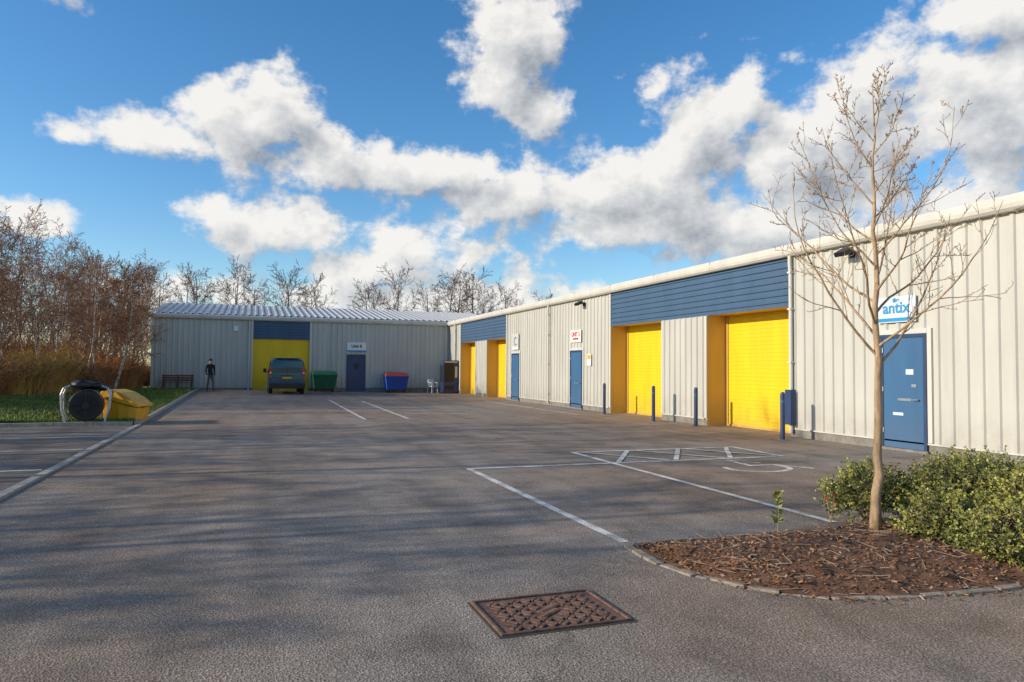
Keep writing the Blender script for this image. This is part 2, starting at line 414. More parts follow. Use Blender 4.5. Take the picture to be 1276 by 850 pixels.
# ------------------------------------------------------------ far building
YF=47.; FB=empty('industrial_unit_building')
XL=-5.5
w=MB()
for x0,x1 in ((XL,.1),(3.45,XW)): clad_y(w,x0,x1,.3,ZE,YF)
w.box(XL,XL+.1,YF+.01,63,0,ZE)
w.box(XL+.1,12.5,62.9,63,0,ZE)
w.obj('wall_cladding',[M_wall],FB)
p=MB(); p.box(XL,.1,YF-.02,YF+.2,-.1,.3); p.box(3.45,12.45,YF-.02,YF+.2,-.1,.28); p.obj('plinth',[M_plinth],FB)
bd=MB(); hclad_y(bd,.1,3.45,3.3,ZE,YF-.01); bd.obj('blue_fascia_band',[M_blueclad],FB)
j=MB(); j.box(.04,.1,YF-.01,YF+.5,0,3.3); j.box(3.45,3.51,YF-.01,YF+.5,0,3.3); j.box(.1,3.45,YF,YF+.5,3.303,3.35); j.obj('shutter_recess',[M_yelshade],FB)
s=MB(); hclad_y(s,.1,3.45,.1,3.3,YF+.1,0,.11,.008); s.obj('roller_shutter',[M_yel],FB)
g=MB(); n=len(prf); vs=[(x,YF-.02+a,ZE+c) for x in (XL-.15,XW-.22) for a,c in prf]
g.add(vs,[(i,(i+1)%n,(i+1)%n+n,i+n) for i in range(n)]+[tuple(reversed(range(n))),tuple(range(n,2*n))])
g.obj('eaves_gutter',[M_trim],FB)
r=MB(); P=prof(XL-.15,XW+4,.4,.05)
r.add([v for a,h in P for v in ((a,YF-.12,ZE+.30+h),(a,YF+8,ZE+1.55+h))],[(2*i,2*i+2,2*i+3,2*i+1) for i in range(len(P)-1)])
r.add([v for a,h in P for v in ((a,YF+8,ZE+1.55+h),(a,YF+16,ZE+.34+h))],[(2*i,2*i+2,2*i+3,2*i+1) for i in range(len(P)-1)])
r.add([(XL,YF,ZE),(XL,YF+8,ZE+1.5),(XL,YF+16,ZE)],[(0,1,2)])
r.obj('roof',[M_roof],FB)
t=MB()
for x in (XL-.02,-.02,3.45,4.75,12.2): t.box(x,x+.12,YF-.055,YF+.01,.3,ZE-.002)
t.obj('corner_flashing',[M_trim],FB)
for x in (4.9,-.12):
    d=MB(); d.path([(x,YF-.11,.1),(x,YF-.11,4.4)],.05,8); d.obj('downpipe',[M_trim],FB)
b=MB(); b.box(5.74,5.82,YF-.08,YF,.1,2.35,0); b.box(6.85,6.93,YF-.08,YF,.1,2.35,0); b.box(5.74,6.93,YF-.08,YF,2.352,2.43,0); b.box(5.82,6.85,YF-.05,YF-.005,.1,2.35,1); b.box(6.2,6.5,YF-.06,YF-.049,1.5,1.85,2)
b.obj('entrance_door',[M_bluedk,M_bluedk,M_black],FB)
e=empty('company_sign',(6.35,YF-.06,2.9)); b=MB(); b.box(-.6,.6,-.02,.02,-.3,.3,0); b.box(-.6,.6,-.024,-.0205,-.3,-.2,1); b.obj('panel',[M_white,M_sblue],e)
textobj('Unit 8',(0,-.03,.05),.26,'y',M_jacket,'lettering',e)
e=empty('alarm_box',(-.9,YF-.08,3.9)); b=MB(); b.box(-.13,.13,-.05,.05,-.16,.16); b.obj('case',[M_white],e,bevel=.02)

# ------------------------------------------------------------ bollards
for x,y in ((11.9,23.2),(11.75,19.6),(12.0,17.7),(11.65,13.7)):
    e=empty('bollard',(x,y,gz(x,y))); b=MB()
    b.path([(0,0,-.05),(0,0,1.06),(0,0,1.1),(0,0,1.115)],[.055,.055,.045,.02],18); b.path([(0,0,0),(0,0,.015)],.1,18,1)
    b.path([(0,0,.86),(0,0,.92)],.0565,18,2)
    b.obj('post',[M_bluedk,M_plinth,M_bluedoor],e,smooth=False)

# ------------------------------------------------------------ manhole cover
e=empty('manhole_cover',(1.88,4.45,.0)); b=MB()
W,H=.44,.33
b.box(-W,W,-H,H,-.02,.006,0)
for x0,x1,y0,y1 in ((-W,W,-H,-H+.022),(-W,W,H-.022,H),(-W,-W+.022,-H+.022,H-.022),(W-.022,W,-H+.022,H-.022)): b.box(x0+.001,x1-.001,y0+.001,y1-.001,.006,.018)
st=.078
for i in range(-6,7):
    for k in range(-5,6):
        x,y=i*st,k*st
        if abs(x)>W-.06 or abs(y)>H-.05: continue
        if abs(x+y)<.17 and abs(x-y)<.11: continue
        rot=math.pi/4 if (i+k)%2 else -math.pi/4
        for off in (-.018,.018):
            T=Matrix.Translation((x,y,0))@Matrix.Rotation(rot,4,'Z')@Matrix.Translation((0,off,0))
            b.box(-.033,.033,-.014,.014,.006,.016,0,T)
for q in ((.025,.05),(-.025,-.05)):
    T=Matrix.Translation((q[0],q[1],0))@Matrix.Rotation(math.radians(35),4,'Z'); b.box(-.11,.11,-.028,.028,.006,.014,0,T)
    for k in range(-4,5): b.box(k*.024-.006,k*.024+.006,-.018,.018,.014,.019,0,T)
b.obj('cover',[M_iron,M_black],e,bevel=.003)
b=MB(); b.box(-W-.02,W+.02,-H-.02,H+.02,-.02,.0035); b.obj('frame_surround',[mat('tar_joint',(.06,.052,.048),.9,var=.4,scale=10)],e)

# ------------------------------------------------------------ planting bed
bed=empty('planting_bed')
front=[(3.25,5.85),(3.2,5.45),(3.22,5.1),(3.35,4.75),(3.5,4.45),(3.72,4.2),(4.05,4.02),(4.5,3.92),(5.4,3.83),(6.5,3.76),(8,3.7),(10.5,3.65)]
back=[(3.25,5.85),(5,5.86),(7,5.9),(10.5,6.0)]
def cr(P,k):
    out=[]
    for i in range(len(P)-1):
        p0=P[max(0,i-1)];p1=P[i];p2=P[i+1];p3=P[min(len(P)-1,i+2)]
        for j in range(k):
            t=j/k; out.append(tuple(.5*((2*p1[c])+(-p0[c]+p2[c])*t+(2*p0[c]-5*p1[c]+4*p2[c]-p3[c])*t*t+(-p0[c]+3*p1[c]-3*p2[c]+p3[c])*t**3) for c in (0,1)))
    out.append(P[-1]); return out
fc=cr(front,3)
def edging(P,w,h,name,short=True):
    b=MB()
    D=[0]
    for a,c in zip(P[:-1],P[1:]): D.append(D[-1]+math.hypot(c[0]-a[0],c[1]-a[1]))
    def at(s):
        for i in range(len(D)-1):
            if s<=D[i+1]:
                t=(s-D[i])/(D[i+1]-D[i]); return (P[i][0]+(P[i+1][0]-P[i][0])*t,P[i][1]+(P[i+1][1]-P[i][1])*t)
        return P[-1]
    s=0
    while s<D[-1]:
        L=rnd.uniform(.14,.42) if s<5 else .8
        e1=min(D[-1],s+L-.012); a=at(s);c=at(e1); dx,dy=c[0]-a[0],c[1]-a[1];l=math.hypot(dx,dy)
        if l>.03:
            T=Matrix.Translation(((a[0]+c[0])/2+rnd.gauss(0,.006),(a[1]+c[1])/2+rnd.gauss(0,.006),0))@Matrix.Rotation(math.atan2(dy,dx)+rnd.gauss(0,.04),4,'Z')@Matrix.Rotation(rnd.gauss(0,.05),4,'X')@Matrix.Rotation(rnd.gauss(0,.02),4,'Y')
            ww=w*rnd.uniform(.7,1.15)
            b.box(-l/2,l/2,-ww/2,ww/2,-.06,max(.008,h+rnd.gauss(0,.006)),0,T)
        s+=L
    b.obj(name,[M_edge],bed,bevel=.007)
edging(fc,.075,.02,'edging_front'); edging(back,.05,.02,'edging_rear')
xs=frange(3.25,10.5,.09)
def fy(x):
    best=None
    for a,c in zip(fc[:-1],fc[1:]):
        if min(a[0],c[0])<=x<=max(a[0],c[0]) and abs(c[0]-a[0])>1e-6:
            t=(x-a[0])/(c[0]-a[0]); y=a[1]+(c[1]-a[1])*t
            best=y if best is None else min(best,y)
    return best if best is not None else 5.2
def by(x): return 5.85+.15*(x-3.25)/7.25
def sz(x,y):
    d=min((y-fy(x)),(by(x)-y),(x-3.2)); return .012+.09*ss(d/.6)+.035*noise.noise(Vector((x*4,y*4,1)))*ss(d/.1)+.02*noise.noise(Vector((x*15,y*15,1)))*ss(d/.1)
b=MB(); K=26; vs=[]
for x in xs:
    a,c=fy(x),by(x)
    for k in range(K+1):
        y=a+(c-a)*k/K; vs.append((x,y,sz(x,y)))
b.add(vs,[(i*(K+1)+k,(i+1)*(K+1)+k,(i+1)*(K+1)+k+1,i*(K+1)+k+1) for i in range(len(xs)-1) for k in range(K)])
b.obj('soil',[M_soil],bed,smooth=True)
b=MB()
for i in range(9500):
    x=3.3+rnd.random()**1.3*6; a,c=fy(x),by(x); y=a+.07+(c-a-.07)*rnd.random()
    if i<350: y=a-abs(rnd.gauss(0,.07))
    z0=sz(x,y) if y>a else .003
    l,wd=rnd.uniform(.006,.024),rnd.uniform(.004,.010)
    T=Matrix.Translation((x,y,z0+rnd.uniform(0,.012)))@Matrix.Rotation(rnd.uniform(0,6.3),4,'Z')@Matrix.Rotation(rnd.gauss(0,.4),4,'X')@Matrix.Rotation(rnd.gauss(0,.4),4,'Y')
    b.add([T@Vector(q) for q in ((-l,-wd,0),(l,-wd,.0),(l*.8,wd,.003),(-l,wd,.002))],[(0,1,2,3)],rnd.choice((0,0,1,2,2,3)))
for i in range(260):
    x=rnd.uniform(3.4,6.8); y=fy(x)+rnd.random()*(by(x)-fy(x)); a=rnd.uniform(0,6.3);l=rnd.uniform(.05,.2)
    z=sz(x,y); b.path([(x,y,z+.01),(x+math.cos(a)*l,y+math.sin(a)*l,z+.015+rnd.random()*.03)],[.004,.002],4,3)
b.obj('bark_mulch',[M_chip,M_dryleaf,M_soil,M_greychip],bed)

# shrub hedge ----------------------------------------------
sh=empty('evergreen_shrub')
blobs=[(6.1,5.85,.28,.50,.27,.33),(6.02,4.88,.18,.36,.38,.29),(6.75,5.35,.27,.55,.5,.40),(6.1,4.33,.16,.46,.34,.30),(6.9,4.7,.25,.52,.5,.39),(7.3,5.6,.30,.6,.45,.40),(7.7,4.8,.3,.65,.6,.42),(6.9,4.12,.18,.65,.34,.34),(8.5,5.3,.3,.75,.6,.42),(8.2,4.3,.22,.7,.4,.36),(9.4,4.9,.3,.75,.7,.42)]
b=MB()
def leaf(p,d,l,wd,m,b=b):
    d=d.normalized(); s=d.cross(Vector((rnd.gauss(0,1),rnd.gauss(0,1),rnd.gauss(0,1)))).normalized()*wd
    b.add([p,p+d*l*.5+s,p+d*l,p+d*l*.5-s],[(0,1,2,3)],m)
for bi,(x,y,z,rx,ry,rz) in enumerate(blobs):
    area=rx*ry*10
    for i in range(int(area*(600 if x<7.5 else 260))):
        u=Vector((rnd.gauss(0,1),rnd.gauss(0,1),abs(rnd.gauss(0,.9))-.35)).normalized()
        k=rnd.uniform(.6,1.0)*(1+.28*noise.noise(Vector((x+u.x*2,y+u.y*2,u.z*2))*1.5))
        p=Vector((x+u.x*rx*k,y+u.y*ry*k,max(.05,z+u.z*rz*k)))
        if (p.xy-Vector((5.74,5.43))).length<.14: continue
        if p.y<fy(p.x)+.12: continue
        d=(u*.8+Vector((rnd.gauss(0,.5),rnd.gauss(0,.5),rnd.gauss(.3,.4)))).normalized()
        L=rnd.uniform(.07,.16) if rnd.random()<.96 else rnd.uniform(.18,.26)
        b.path([p-d*.05,p+d*L*.5,p+d*L+Vector((0,0,-.5*L*L))],[.003,.002,.001],3,3)
        nl=int(L/.0125); base=rnd.random()+.5*noise.noise(p*3)
        for j in range(nl):
            t=(j+.5)/nl; c=(p+d*L*t); c.z-=.5*L*L*t*t
            sd=Vector((rnd.gauss(0,1),rnd.gauss(0,1),rnd.gauss(0,1)))
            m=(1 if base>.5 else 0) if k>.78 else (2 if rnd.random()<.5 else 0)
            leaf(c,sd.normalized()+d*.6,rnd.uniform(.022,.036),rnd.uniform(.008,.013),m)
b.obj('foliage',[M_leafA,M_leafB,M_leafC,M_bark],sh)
b=MB()
for (x,y,z,rx,ry,rz) in blobs:
    for i in range(26):
        a=rnd.uniform(0,6.3); k=rnd.uniform(.3,.85)
        b.path([(x+rnd.gauss(0,.06),y+rnd.gauss(0,.06),.03),(x+math.cos(a)*rx*k*.6,y+math.sin(a)*ry*k*.6,z),(x+math.cos(a)*rx*k,y+math.sin(a)*ry*k,z+rz*.6)],[.008,.005,.003],5)
b.obj('stems',[M_bark],sh)

sp=empty('leafy_sapling',(4.70,5.6,.08)); b=MB()
b.path([(0,0,0),(.01,0,.2),(0,.01,.36)],[.006,.004,.003],6,3)
for i in range(40):
    z=rnd.uniform(.08,.38); a=rnd.uniform(0,6.3); p=Vector((0,0,z)); leaf(p,Vector((math.cos(a),math.sin(a),.5+z)),rnd.uniform(.05,.09),.02,1 if i%2 else 0,b)
b.obj('foliage',[M_leafA,M_leafB,M_leafC,M_bark],sp)
fl=empty('red_flower',(5.5,5.78,.08)); b=MB()
for k in range(4):
    a=k*1.6; tip=Vector((.05*math.cos(a),.05*math.sin(a),.2+.03*k)); b.path([(0,0,0),tip*.6,tip],.004,5,3)
    for i in range(7):
        aa=i*.9; leaf(tip,Vector((math.cos(aa),math.sin(aa),.4)),.025,.009,1,b)
    for i in range(4): leaf(tip*.5,Vector((math.cos(i*1.7),math.sin(i*1.7),.3)),.05,.013,0,b)
b.obj('blooms',[M_leafA,M_red,M_leafC,M_bark],fl)

# ------------------------------------------------------------ trees
def grow(b,p,d,L,r,lev,R,cfg):
    ns=cfg['seg'][lev]; pts=[p.copy()];rad=[r]; q=p.copy(); dd=d.normalized()
    m=cfg['mat'][lev]
    for i in range(ns):
        dd=(dd+Vector((R.gauss(0,1),R.gauss(0,1),R.gauss(0,1)))*cfg['jit'][lev]+Vector((0,0,cfg['up'][lev]))).normalized()
        q=q+dd*(L/ns); t=(i+1)/ns
        pts.append(q.copy()); rad.append(max(cfg['rmin'],r*(1-t*cfg['tap'][lev])))
    b.path(pts,rad,cfg['n'][lev],m,cap=False)
    if lev+1<len(cfg['seg']):
        nk=cfg['kids'][lev]
        for k in range(nk):
            s=cfg['start'][lev]; t=s+(1-s)*((k+R.random())/nk); idx=min(ns-1,int(t*ns))
            a=pts[idx];c=pts[idx+1]; f=t*ns-idx; bp=a.lerp(c,clamp(f))
            dd=(c-a).normalized(); ax=dd.orthogonal().normalized(); ax=Matrix.Rotation(k*2.4+R.uniform(-.5,.5),3,dd)@ax
            ang=math.radians(R.uniform(*cfg['ang'][lev])); nd=dd*math.cos(ang)+ax*math.sin(ang)
            LL=L*cfg['len'][lev]*(1-.55*(t-s)/(1-s))*R.uniform(.7,1.15)
            rr=rad[min(ns,idx+1)]*cfg['rr'][lev]
            grow(b,bp,nd,LL,rr,lev+1,R,cfg)
birch=dict(seg=[9,5,3,2],jit=[.05,.13,.17,.2],up=[.03,.07,.03,-.02],tap=[.85,.8,.8,.6],n=[5,3,3,3],mat=[0,1,1,1],kids=[20,8,6],start=[.18,.15,.1],ang=[(28,52),(25,50),(20,55)],len=[.42,.5,.5],rr=[.42,.5,.6],rmin=.009)
def tree_mesh(name,seed,h,cfg,mats,r=.1,lean=0,leaves=0,drop=0):
    R=random.Random(seed); b=MB()
    grow(b,Vector((0,0,-.1)),Vector((lean,R.gauss(0,.05),1)),h,r,0,R,cfg)
    if leaves:
        N=len(b.v)
        for i in range(leaves):
            p=Vector(b.v[R.randrange(N)])
            if p.z<h*.3: continue
            p+=Vector((R.gauss(0,.1),R.gauss(0,.1),R.uniform(-drop,0)))
            s=R.uniform(.02,.045); u=Vector((R.gauss(0,1),R.gauss(0,1),R.gauss(0,1))).normalized(); w_=u.orthogonal().normalized()
            b.add([p,p+u*s+w_*s*.4,p+u*s*2,p+u*s-w_*s*.4],[(0,1,2,3)],2)
    me=bpy.data.meshes.new(name); me.from_pydata(b.v,[],b.f)
    for x in mats: me.materials.append(x)
    me.polygons.foreach_set('material_index',b.m); me.update(); return me
BM=[tree_mesh('birch_mesh',10+i,7.2+.3*i,birch,[M_birch,M_twig,M_dryleaf],r=.085,leaves=350) for i in range(4)]
gcfg=dict(birch); gcfg['ang']=[(35,60),(30,55),(20,55)]; gcfg['len']=[.5,.5,.5]; gcfg['rmin']=.015; gcfg['kids']=[15,9,6]
GM=[tree_mesh('bare_mesh',30+i,10,gcfg,[M_twig2,M_twig2,M_dryleaf],r=.16) for i in range(3)]
def place(me,name,x,y,s,rot,parent=None,z=None,tilt=0):
    o=bpy.data.objects.new(name,me); COL.objects.link(o)
    o.location=(x,y,(vz(x,y) if (x<-3 and 21<y<46) else gz(x,y)) if z is None else z); o.scale=(s,s,s); o.rotation_euler=(0,tilt,rot)
    if parent: o.parent=parent
    return o
R=random.Random(3)
def bx(y): return -8.3+(y-30)*.167 if y>30 else -8.3-(30-y)*.55
pos=[(29.5,.5,.66),(32,.9,.74),(34,.3,.7),(36.5,.8,.74),(38.5,.4,.8),(41,.7,.78),(43,.2,.74),(45,.9,.8),(31,2.2,.8),(34.5,2.4,.82),(38,2.4,.88),(41.5,2.6,.9),(45,3,.95),(48,1.0,.88),(50,2.5,.95),(52,1.2,.95),(35,4.5,.9),(39.5,5,1.0),(44,5.5,1.05),(49,5.5,1.1),(27,1.2,.7),(29,3.4,.78),(33,6,.95),(54,3.5,1.0),(47,.2,.7),(37,1.6,.7),(43.5,1.5,.8),(30.5,1.4,.7),(33,1.7,.76),(40,1.5,.75),(46,2,.85),(51,.3,.85),(56,1.5,1.0),(36,3.4,.85)]
for i,(y,off,s) in enumerate(pos): place(BM[i%4],'birch_tree',bx(min(y,45.))-off,y,s,R.uniform(0,6.3),tilt=R.gauss(0,.05))
wb=dict(birch); wb['up']=[.01,-.02,-.08,-.15]; wb['kids']=[14,8,6]
WM=tree_mesh('brown_leaved_mesh',77,5.4,wb,[M_birch,M_twig,M_dryleaf],r=.06,lean=.28,leaves=4000,drop=.25)
place(WM,'brown_leaved_birch_tree',-6.3,40,1.12,0)
place(WM,'brown_leaved_birch_tree',-7.2,41.5,1.0,.5)
dt=empty('distant_treeline')
for i in range(16):
    x=-16+i*1.5; place(GM[i%3],'tree',x+R.gauss(0,.5),72+R.gauss(0,3),R.uniform(.8,1.05),R.uniform(0,6.3),dt,0)
for x,s in ((11,.95),(12.5,.9),(13.7,1.05),(15.5,.86),(17.5,.95),(18.8,1.05),(20.3,1.08),(21.5,1.0),(22.8,1.08),(24.2,1.0),(25.6,.95),(28,.85),(31,.9)):
    place(GM[int(x)%3],'tree',x,74+R.gauss(0,2),s,R.uniform(0,6.3),dt,0)
for i in range(22):
    x=-55+i*2.0; place(GM[i%3],'tree',x+R.gauss(0,.8),74+R.gauss(0,5)-(.5*(i)),R.uniform(.75,1.0),R.uniform(0,6.3),dt,0)
for i,(x,y,s) in enumerate([(-15,7.6,.9),(-16,9.4,.85),(-14,12.8,.85),(-17,15.5,1.0),(-13.5,18.5,.8),(-17,20.5,.95)]):
    place(GM[i%3],'bare_tree',x,y,s,R.uniform(0,6.3),None,0)
for i,y in enumerate((7.4,8.6,9.6,13.4,19.5)):
    place(WM,'brown_leaved_birch_tree',-14-R.random()*3,y,R.uniform(.85,1.15),R.uniform(0,6.3),None,0)
# thicket
b=MB(); R=random.Random(5)
for i in range(14000):
    y=25+R.random()**1.0*26; off=abs(R.gauss(0,2.4)); x=bx(min(y,45.))-off+.5*noise.noise(Vector((y*.5,0,0)))
    if y>46 and x>-5.9: continue
    n_=noise.noise(Vector((x*.35,y*.25,3)))
    h=max(.3,(1.2+1.6*n_+.3*min(4,off))*R.uniform(.5,1.1)); z=vz(x,y)
    a=R.uniform(0,6.3); ln=R.uniform(.1,.6)*h
    p=Vector((x,y,z)); q=p+Vector((math.cos(a)*ln*.4,math.sin(a)*ln*.4,h*.55)); t_=p+Vector((math.cos(a)*ln,math.sin(a)*ln,h*R.uniform(.7,1)))
    m=1 if noise.noise(Vector((x*.4,y*.3,9)))>.1 else 0
    b.path([p,q,t_],[.013,.011,.008],3,m,cap=False)
    for k in range(2):
        s_=q.lerp(t_,R.random()); b.path([s_,s_+Vector((R.gauss(0,.25),R.gauss(0,.25),R.uniform(.05,.35)))],[.01,.007],3,m,cap=False)
b.obj('thicket',[M_brush,M_brush2])

# young street tree in bed ------------------------------------
yt=empty('young_tree',(5.74,5.43,.06)); b=MB(); R=random.Random(24)
H=4.38; tp=[];tr=[]
for i in range(25):
    t=i/24; tp.append(Vector((.04*math.sin(t*5)+.012*R.gauss(0,1)*(t>.1),.03*math.sin(t*4+1),H*t)))
    tr.append(.045*(1-t)**.95+.003 if t>.05 else .049+.012*(1-t/.05))
b.path(tp,tr,10,0)
ycfg=dict(seg=[0,12,7,4],jit=[0,.085,.11,.13],up=[0,.06,.045,.05],tap=[0,.82,.75,.6],n=[0,6,4,4],mat=[0,0,0,0],kids=[0,9,3],start=[0,.18,.2],ang=[0,(28,55),(25,50)],len=[0,.36,.42],rr=[0,.6,.6],rmin=.0027)
nb=22
for k in range(nb):
    z=1.60+ (H-.2-1.60)*(k/nb)**1.1; t=z/H; idx=min(23,int(t*24)); p=tp[idx].lerp(tp[idx+1],t*24-idx)
    az=k*2.4+R.uniform(-.4,.4)+.3; el=math.radians(R.uniform(26,42)+18*(k/nb))
    L=(1.95 if k<12 else 1.5)*(1-.62*(k/nb))*R.uniform(.75,1.1)
    d=Vector((math.cos(az)*math.cos(el),math.sin(az)*math.cos(el),math.sin(el)))
    grow(b,p,d,L,tr[idx]*.36+.003,1,R,ycfg)
N=len(b.v)
for i in range(2200):
    p=Vector(b.v[R.randrange(25*10,N)]); s=R.uniform(.006,.012)
    if p.z<1.7: continue
    u=Vector((R.gauss(0,.5),R.gauss(0,.5),1)).normalized()
    b.path([p,p+u*s,p+u*s*2.4],[.002,s*.38,.001],4,1,cap=False)
b.obj('trunk_and_branches',[M_bark,M_bud],yt,smooth=True)

# ------------------------------------------------------------ van
vx,vy=1.85,40.7
van=empty('parked_van',(vx,vy,gz(vx,vy)+.0)); b=MB()
st=[(0.0,.42,.84,.90,1.08,.76,1.74),(.06,.34,.90,.94,1.10,.80,1.90),(.35,.30,.93,.955,1.10,.82,1.96),(1.6,.28,.94,.96,1.10,.83,1.99),(3.0,.28,.94,.96,1.10,.83,1.97),(3.45,.28,.94,.95,1.10,.80,1.88),(4.25,.28,.93,.93,1.08,.74,1.22),(4.7,.30,.90,.88,.98,.66,1.04),(4.88,.38,.78,.78,.88,.55,.92)]
vs=[]
for y,zb,wb_,wl,zl,wt,zr in st:
    half=[(wb_*.9,zb),(wb_,zb+.12),(wl,zl-.25),(wl,zl),(wt,zr-.13),(wt-.10,zr-.03),(wt*.5,zr)]
    ring=[(x,z) for x,z in half]+[(-x,z) for x,z in reversed(half)]
    vs+=[(x,y,z) for x,z in ring]
n=14
fs=[(i*n+j,i*n+(j+1)%n,(i+1)*n+(j+1)%n,(i+1)*n+j) for i in range(len(st)-1) for j in range(n)]
fs+=[tuple(reversed(range(n))),tuple(range((len(st)-1)*n,len(st)*n))]
b.add(vs,fs); o=b.obj('body',[M_van],van,smooth=True,bevel=.03)
b=MB()
b.add([(-.76,-.012,1.16),(.76,-.012,1.16),(.68,.012,1.72),(-.68,.012,1.72)],[(0,1,2,3)],0)
for s in (-1,1):
    b.box(min(s*.80,s*.92),max(s*.80,s*.92),-.03,.1,.90,1.45,1)
    b.box(min(s*.81,s*.90),max(s*.81,s*.90),-.034,-.029,1.12,1.2,5)
    for y0,y1 in ((.35,1.45),(1.55,2.55),(2.65,3.4)):
        b.add([(s*.967,y0,1.16),(s*.967,y1,1.16),(s*.862,y1,1.78),(s*.862,y0,1.78)],[(0,1,2,3)],0)
b.box(-.94,.94,-.09,.12,.34,.58,3); b.box(-.26,.26,-.02,.0,.84,.95,2); b.box(-.3,.3,-.03,-.005,.97,1.02,3)
b.box(-.012,.012,-.03,-.012,1.15,1.5,3); b.box(-.6,.6,.0,.1,1.90,1.94,3)
b.obj('rear_fittings',[M_glass,M_red,M_ybin,M_black,M_metal,M_white],van,bevel=.01)
b=MB()
for s in (-1,1):
    for y in (.85,3.85):
        b.cyl((s*.72,y,.33),(s*.93,y,.33),.33,n=24,m=0); b.cyl((s*.9,y,.33),(s*.94,y,.33),.2,n=20,m=1)
    b.box(min(s*1.0,s*1.18),max(s*1.0,s*1.18),3.1,3.22,1.15,1.38,2); b.box(min(s*.9,s*1.02),max(s*.9,s*1.02),3.13,3.19,1.15,1.2,2)
b.obj('wheels_and_mirrors',[M_tyre,M_metal,M_black],van,bevel=.02)

# ------------------------------------------------------------ bins etc
def dumpster(x,y,mt,lid):
    e=empty('wheeled_waste_bin',(x,y,gz(x,y))); b=MB()
    b.add([(-.62,-.45,.2),(.62,-.45,.2),(.62,.45,.2),(-.62,.45,.2),(-.72,-.58,1.05),(.72,-.58,1.05),(.72,.52,1.15),(-.72,.52,1.15)],[(0,3,2,1),(4,5,6,7),(0,1,5,4),(1,2,6,5),(2,3,7,6),(3,0,4,7)],0)
    b.box(-.75,.75,-.62,-.56,1.0,1.06,0)
    for k in range(-3,4): b.add([(k*.17-.02,-.475,.22),(k*.17+.02,-.475,.22),(k*.19+.02,-.61,1.0),(k*.19-.02,-.61,1.0)],[(0,1,2,3)],0)
    b.add([(-.74,-.62,1.07),(.74,-.62,1.07),(.74,.54,1.17),(-.74,.54,1.17),(-.66,-.3,1.25),(.66,-.3,1.25),(.66,.45,1.3),(-.66,.45,1.3)],[(0,3,2,1),(4,5,6,7),(0,1,5,4),(1,2,6,5),(2,3,7,6),(3,0,4,7)],1)
    for sx in(-.5,.5):
        for sy in (-.35,.35): b.cyl((sx-.03,sy,.1),(sx+.03,sy,.1),.1,n=14,m=2); b.box(sx-.05,sx+.05,sy-.05,sy+.05,.15,.21,2)
    for sx in (-.8,.8): b.cyl((sx*.9,0,.95),(sx,0,.95),.03,n=10,m=2)
    b.obj('container',[mt,lid,M_black],e,bevel=.02)
dumpster(4.3,46.1,M_green,M_green); dumpster(8.75,46.1,M_bluebin,mat('red_lid',(.25,.03,.04),.5))
e=empty('plastic_chair',(11.0,45.4,gz(11,45.4)),.4); b=MB()
b.box(-.22,.22,-.22,.22,.42,.45); b.box(-.2,.2,.2,.23,.5,.88)
for sx in (-.2,.2):
    b.path([(sx*1.15,-.23,0),(sx,-.2,.43),(sx*1.12,-.2,.66),(sx*1.1,.18,.68)],.02,8); b.path([(sx*1.1,.25,0),(sx,.2,.44),(sx,.24,.86)],.02,8)
b.obj('seat_and_frame',[M_white],e,bevel=.01)
e=empty('vending_machine',(11.95,44.9,0)); b=MB()
b.box(-.5,.5,-.45,.45,.06,2.1,0); b.box(-.42,.2,-.465,-.45,.75,1.9,1); b.box(.26,.42,-.46,-.45,1.0,1.7,2); b.box(-.4,.2,-.46,-.45,.25,.5,1); b.box(-.44,.44,-.462,-.45,1.95,2.05,2)
b.box(-.52,-.5,-.3,.35,.7,1.8,1)
for sx in(-.42,.42):
    for sy in (-.38,.38): b.box(sx-.04,sx+.04,sy-.04,sy+.04,0,.06,1)
b.obj('case',[M_bluedk,M_black,M_metal],e,bevel=.012)
e=empty('wooden_bench',(-4.0,46.2,.2)); b=MB()
for k in range(4): b.box(-.85,.85,-.25+k*.12,-.15+k*.12,.43,.46)
for k in range(3): b.box(-.85,.85,.24,.27,.52+k*.13,.61+k*.13)
for sx in (-.75,0,.75): b.box(sx-.04,sx+.04,-.25,-.17,0,.43); b.box(sx-.04,sx+.04,.275,.34,0,.9); b.box(sx-.03,sx+.03,-.17,.275,.36,.425)
b.obj('slats_and_legs',[M_wood],e,bevel=.006)
e=empty('yellow_grit_bin',(-3.24,22.75,.09),-.35); b=MB()
body=[(-.44,0),(.42,0),(.47,.34),(-.50,.58)]
lid=[(-.53,.60),(-.50,.60),(.49,.36),(.53,.37),(.51,.44),(.28,.62),(.02,.76),(-.28,.84),(-.46,.83),(-.53,.76)]
for pf,yy,m in ((body,.36,0),(lid,.41,0)):
    n=len(pf); b.add([(x,s*yy,z) for s in (-1,1) for x,z in pf],[(i,(i+1)%n,(i+1)%n+n,i+n) for i in range(n)]+[tuple(reversed(range(n))),tuple(range(n,2*n))],m)
for k in (-.3,-.02,.26): b.box(k-.035,k+.035,-.385,-.355,.04,.33-.1*k,0)
b.box(.46,.51,-.08,.08,.34,.42,1)
b.obj('body_and_lid',[M_ybin,M_black],e,bevel=.045,seg=3)
e=empty('black_drum_in_hoop_frame',(-4.12,22.15,.07),.1); b=MB()
b.path([(0,-.3,.46),(0,-.28,.46),(0,.3,.46),(0,.35,.46)],[.38,.41,.41,.32],28,0)
b.path([(0,-.31,.46),(0,-.305,.46)],[.31,.31],28,1); b.path([(0,-.33,.46),(0,-.3,.46)],[.1,.12],20,0)
for k in range(8):
    a=k*math.pi/4; b.path([(math.cos(a)*.1,-.315,.46+math.sin(a)*.1),(math.cos(a)*.34,-.315,.46+math.sin(a)*.34)],.012,6,0)
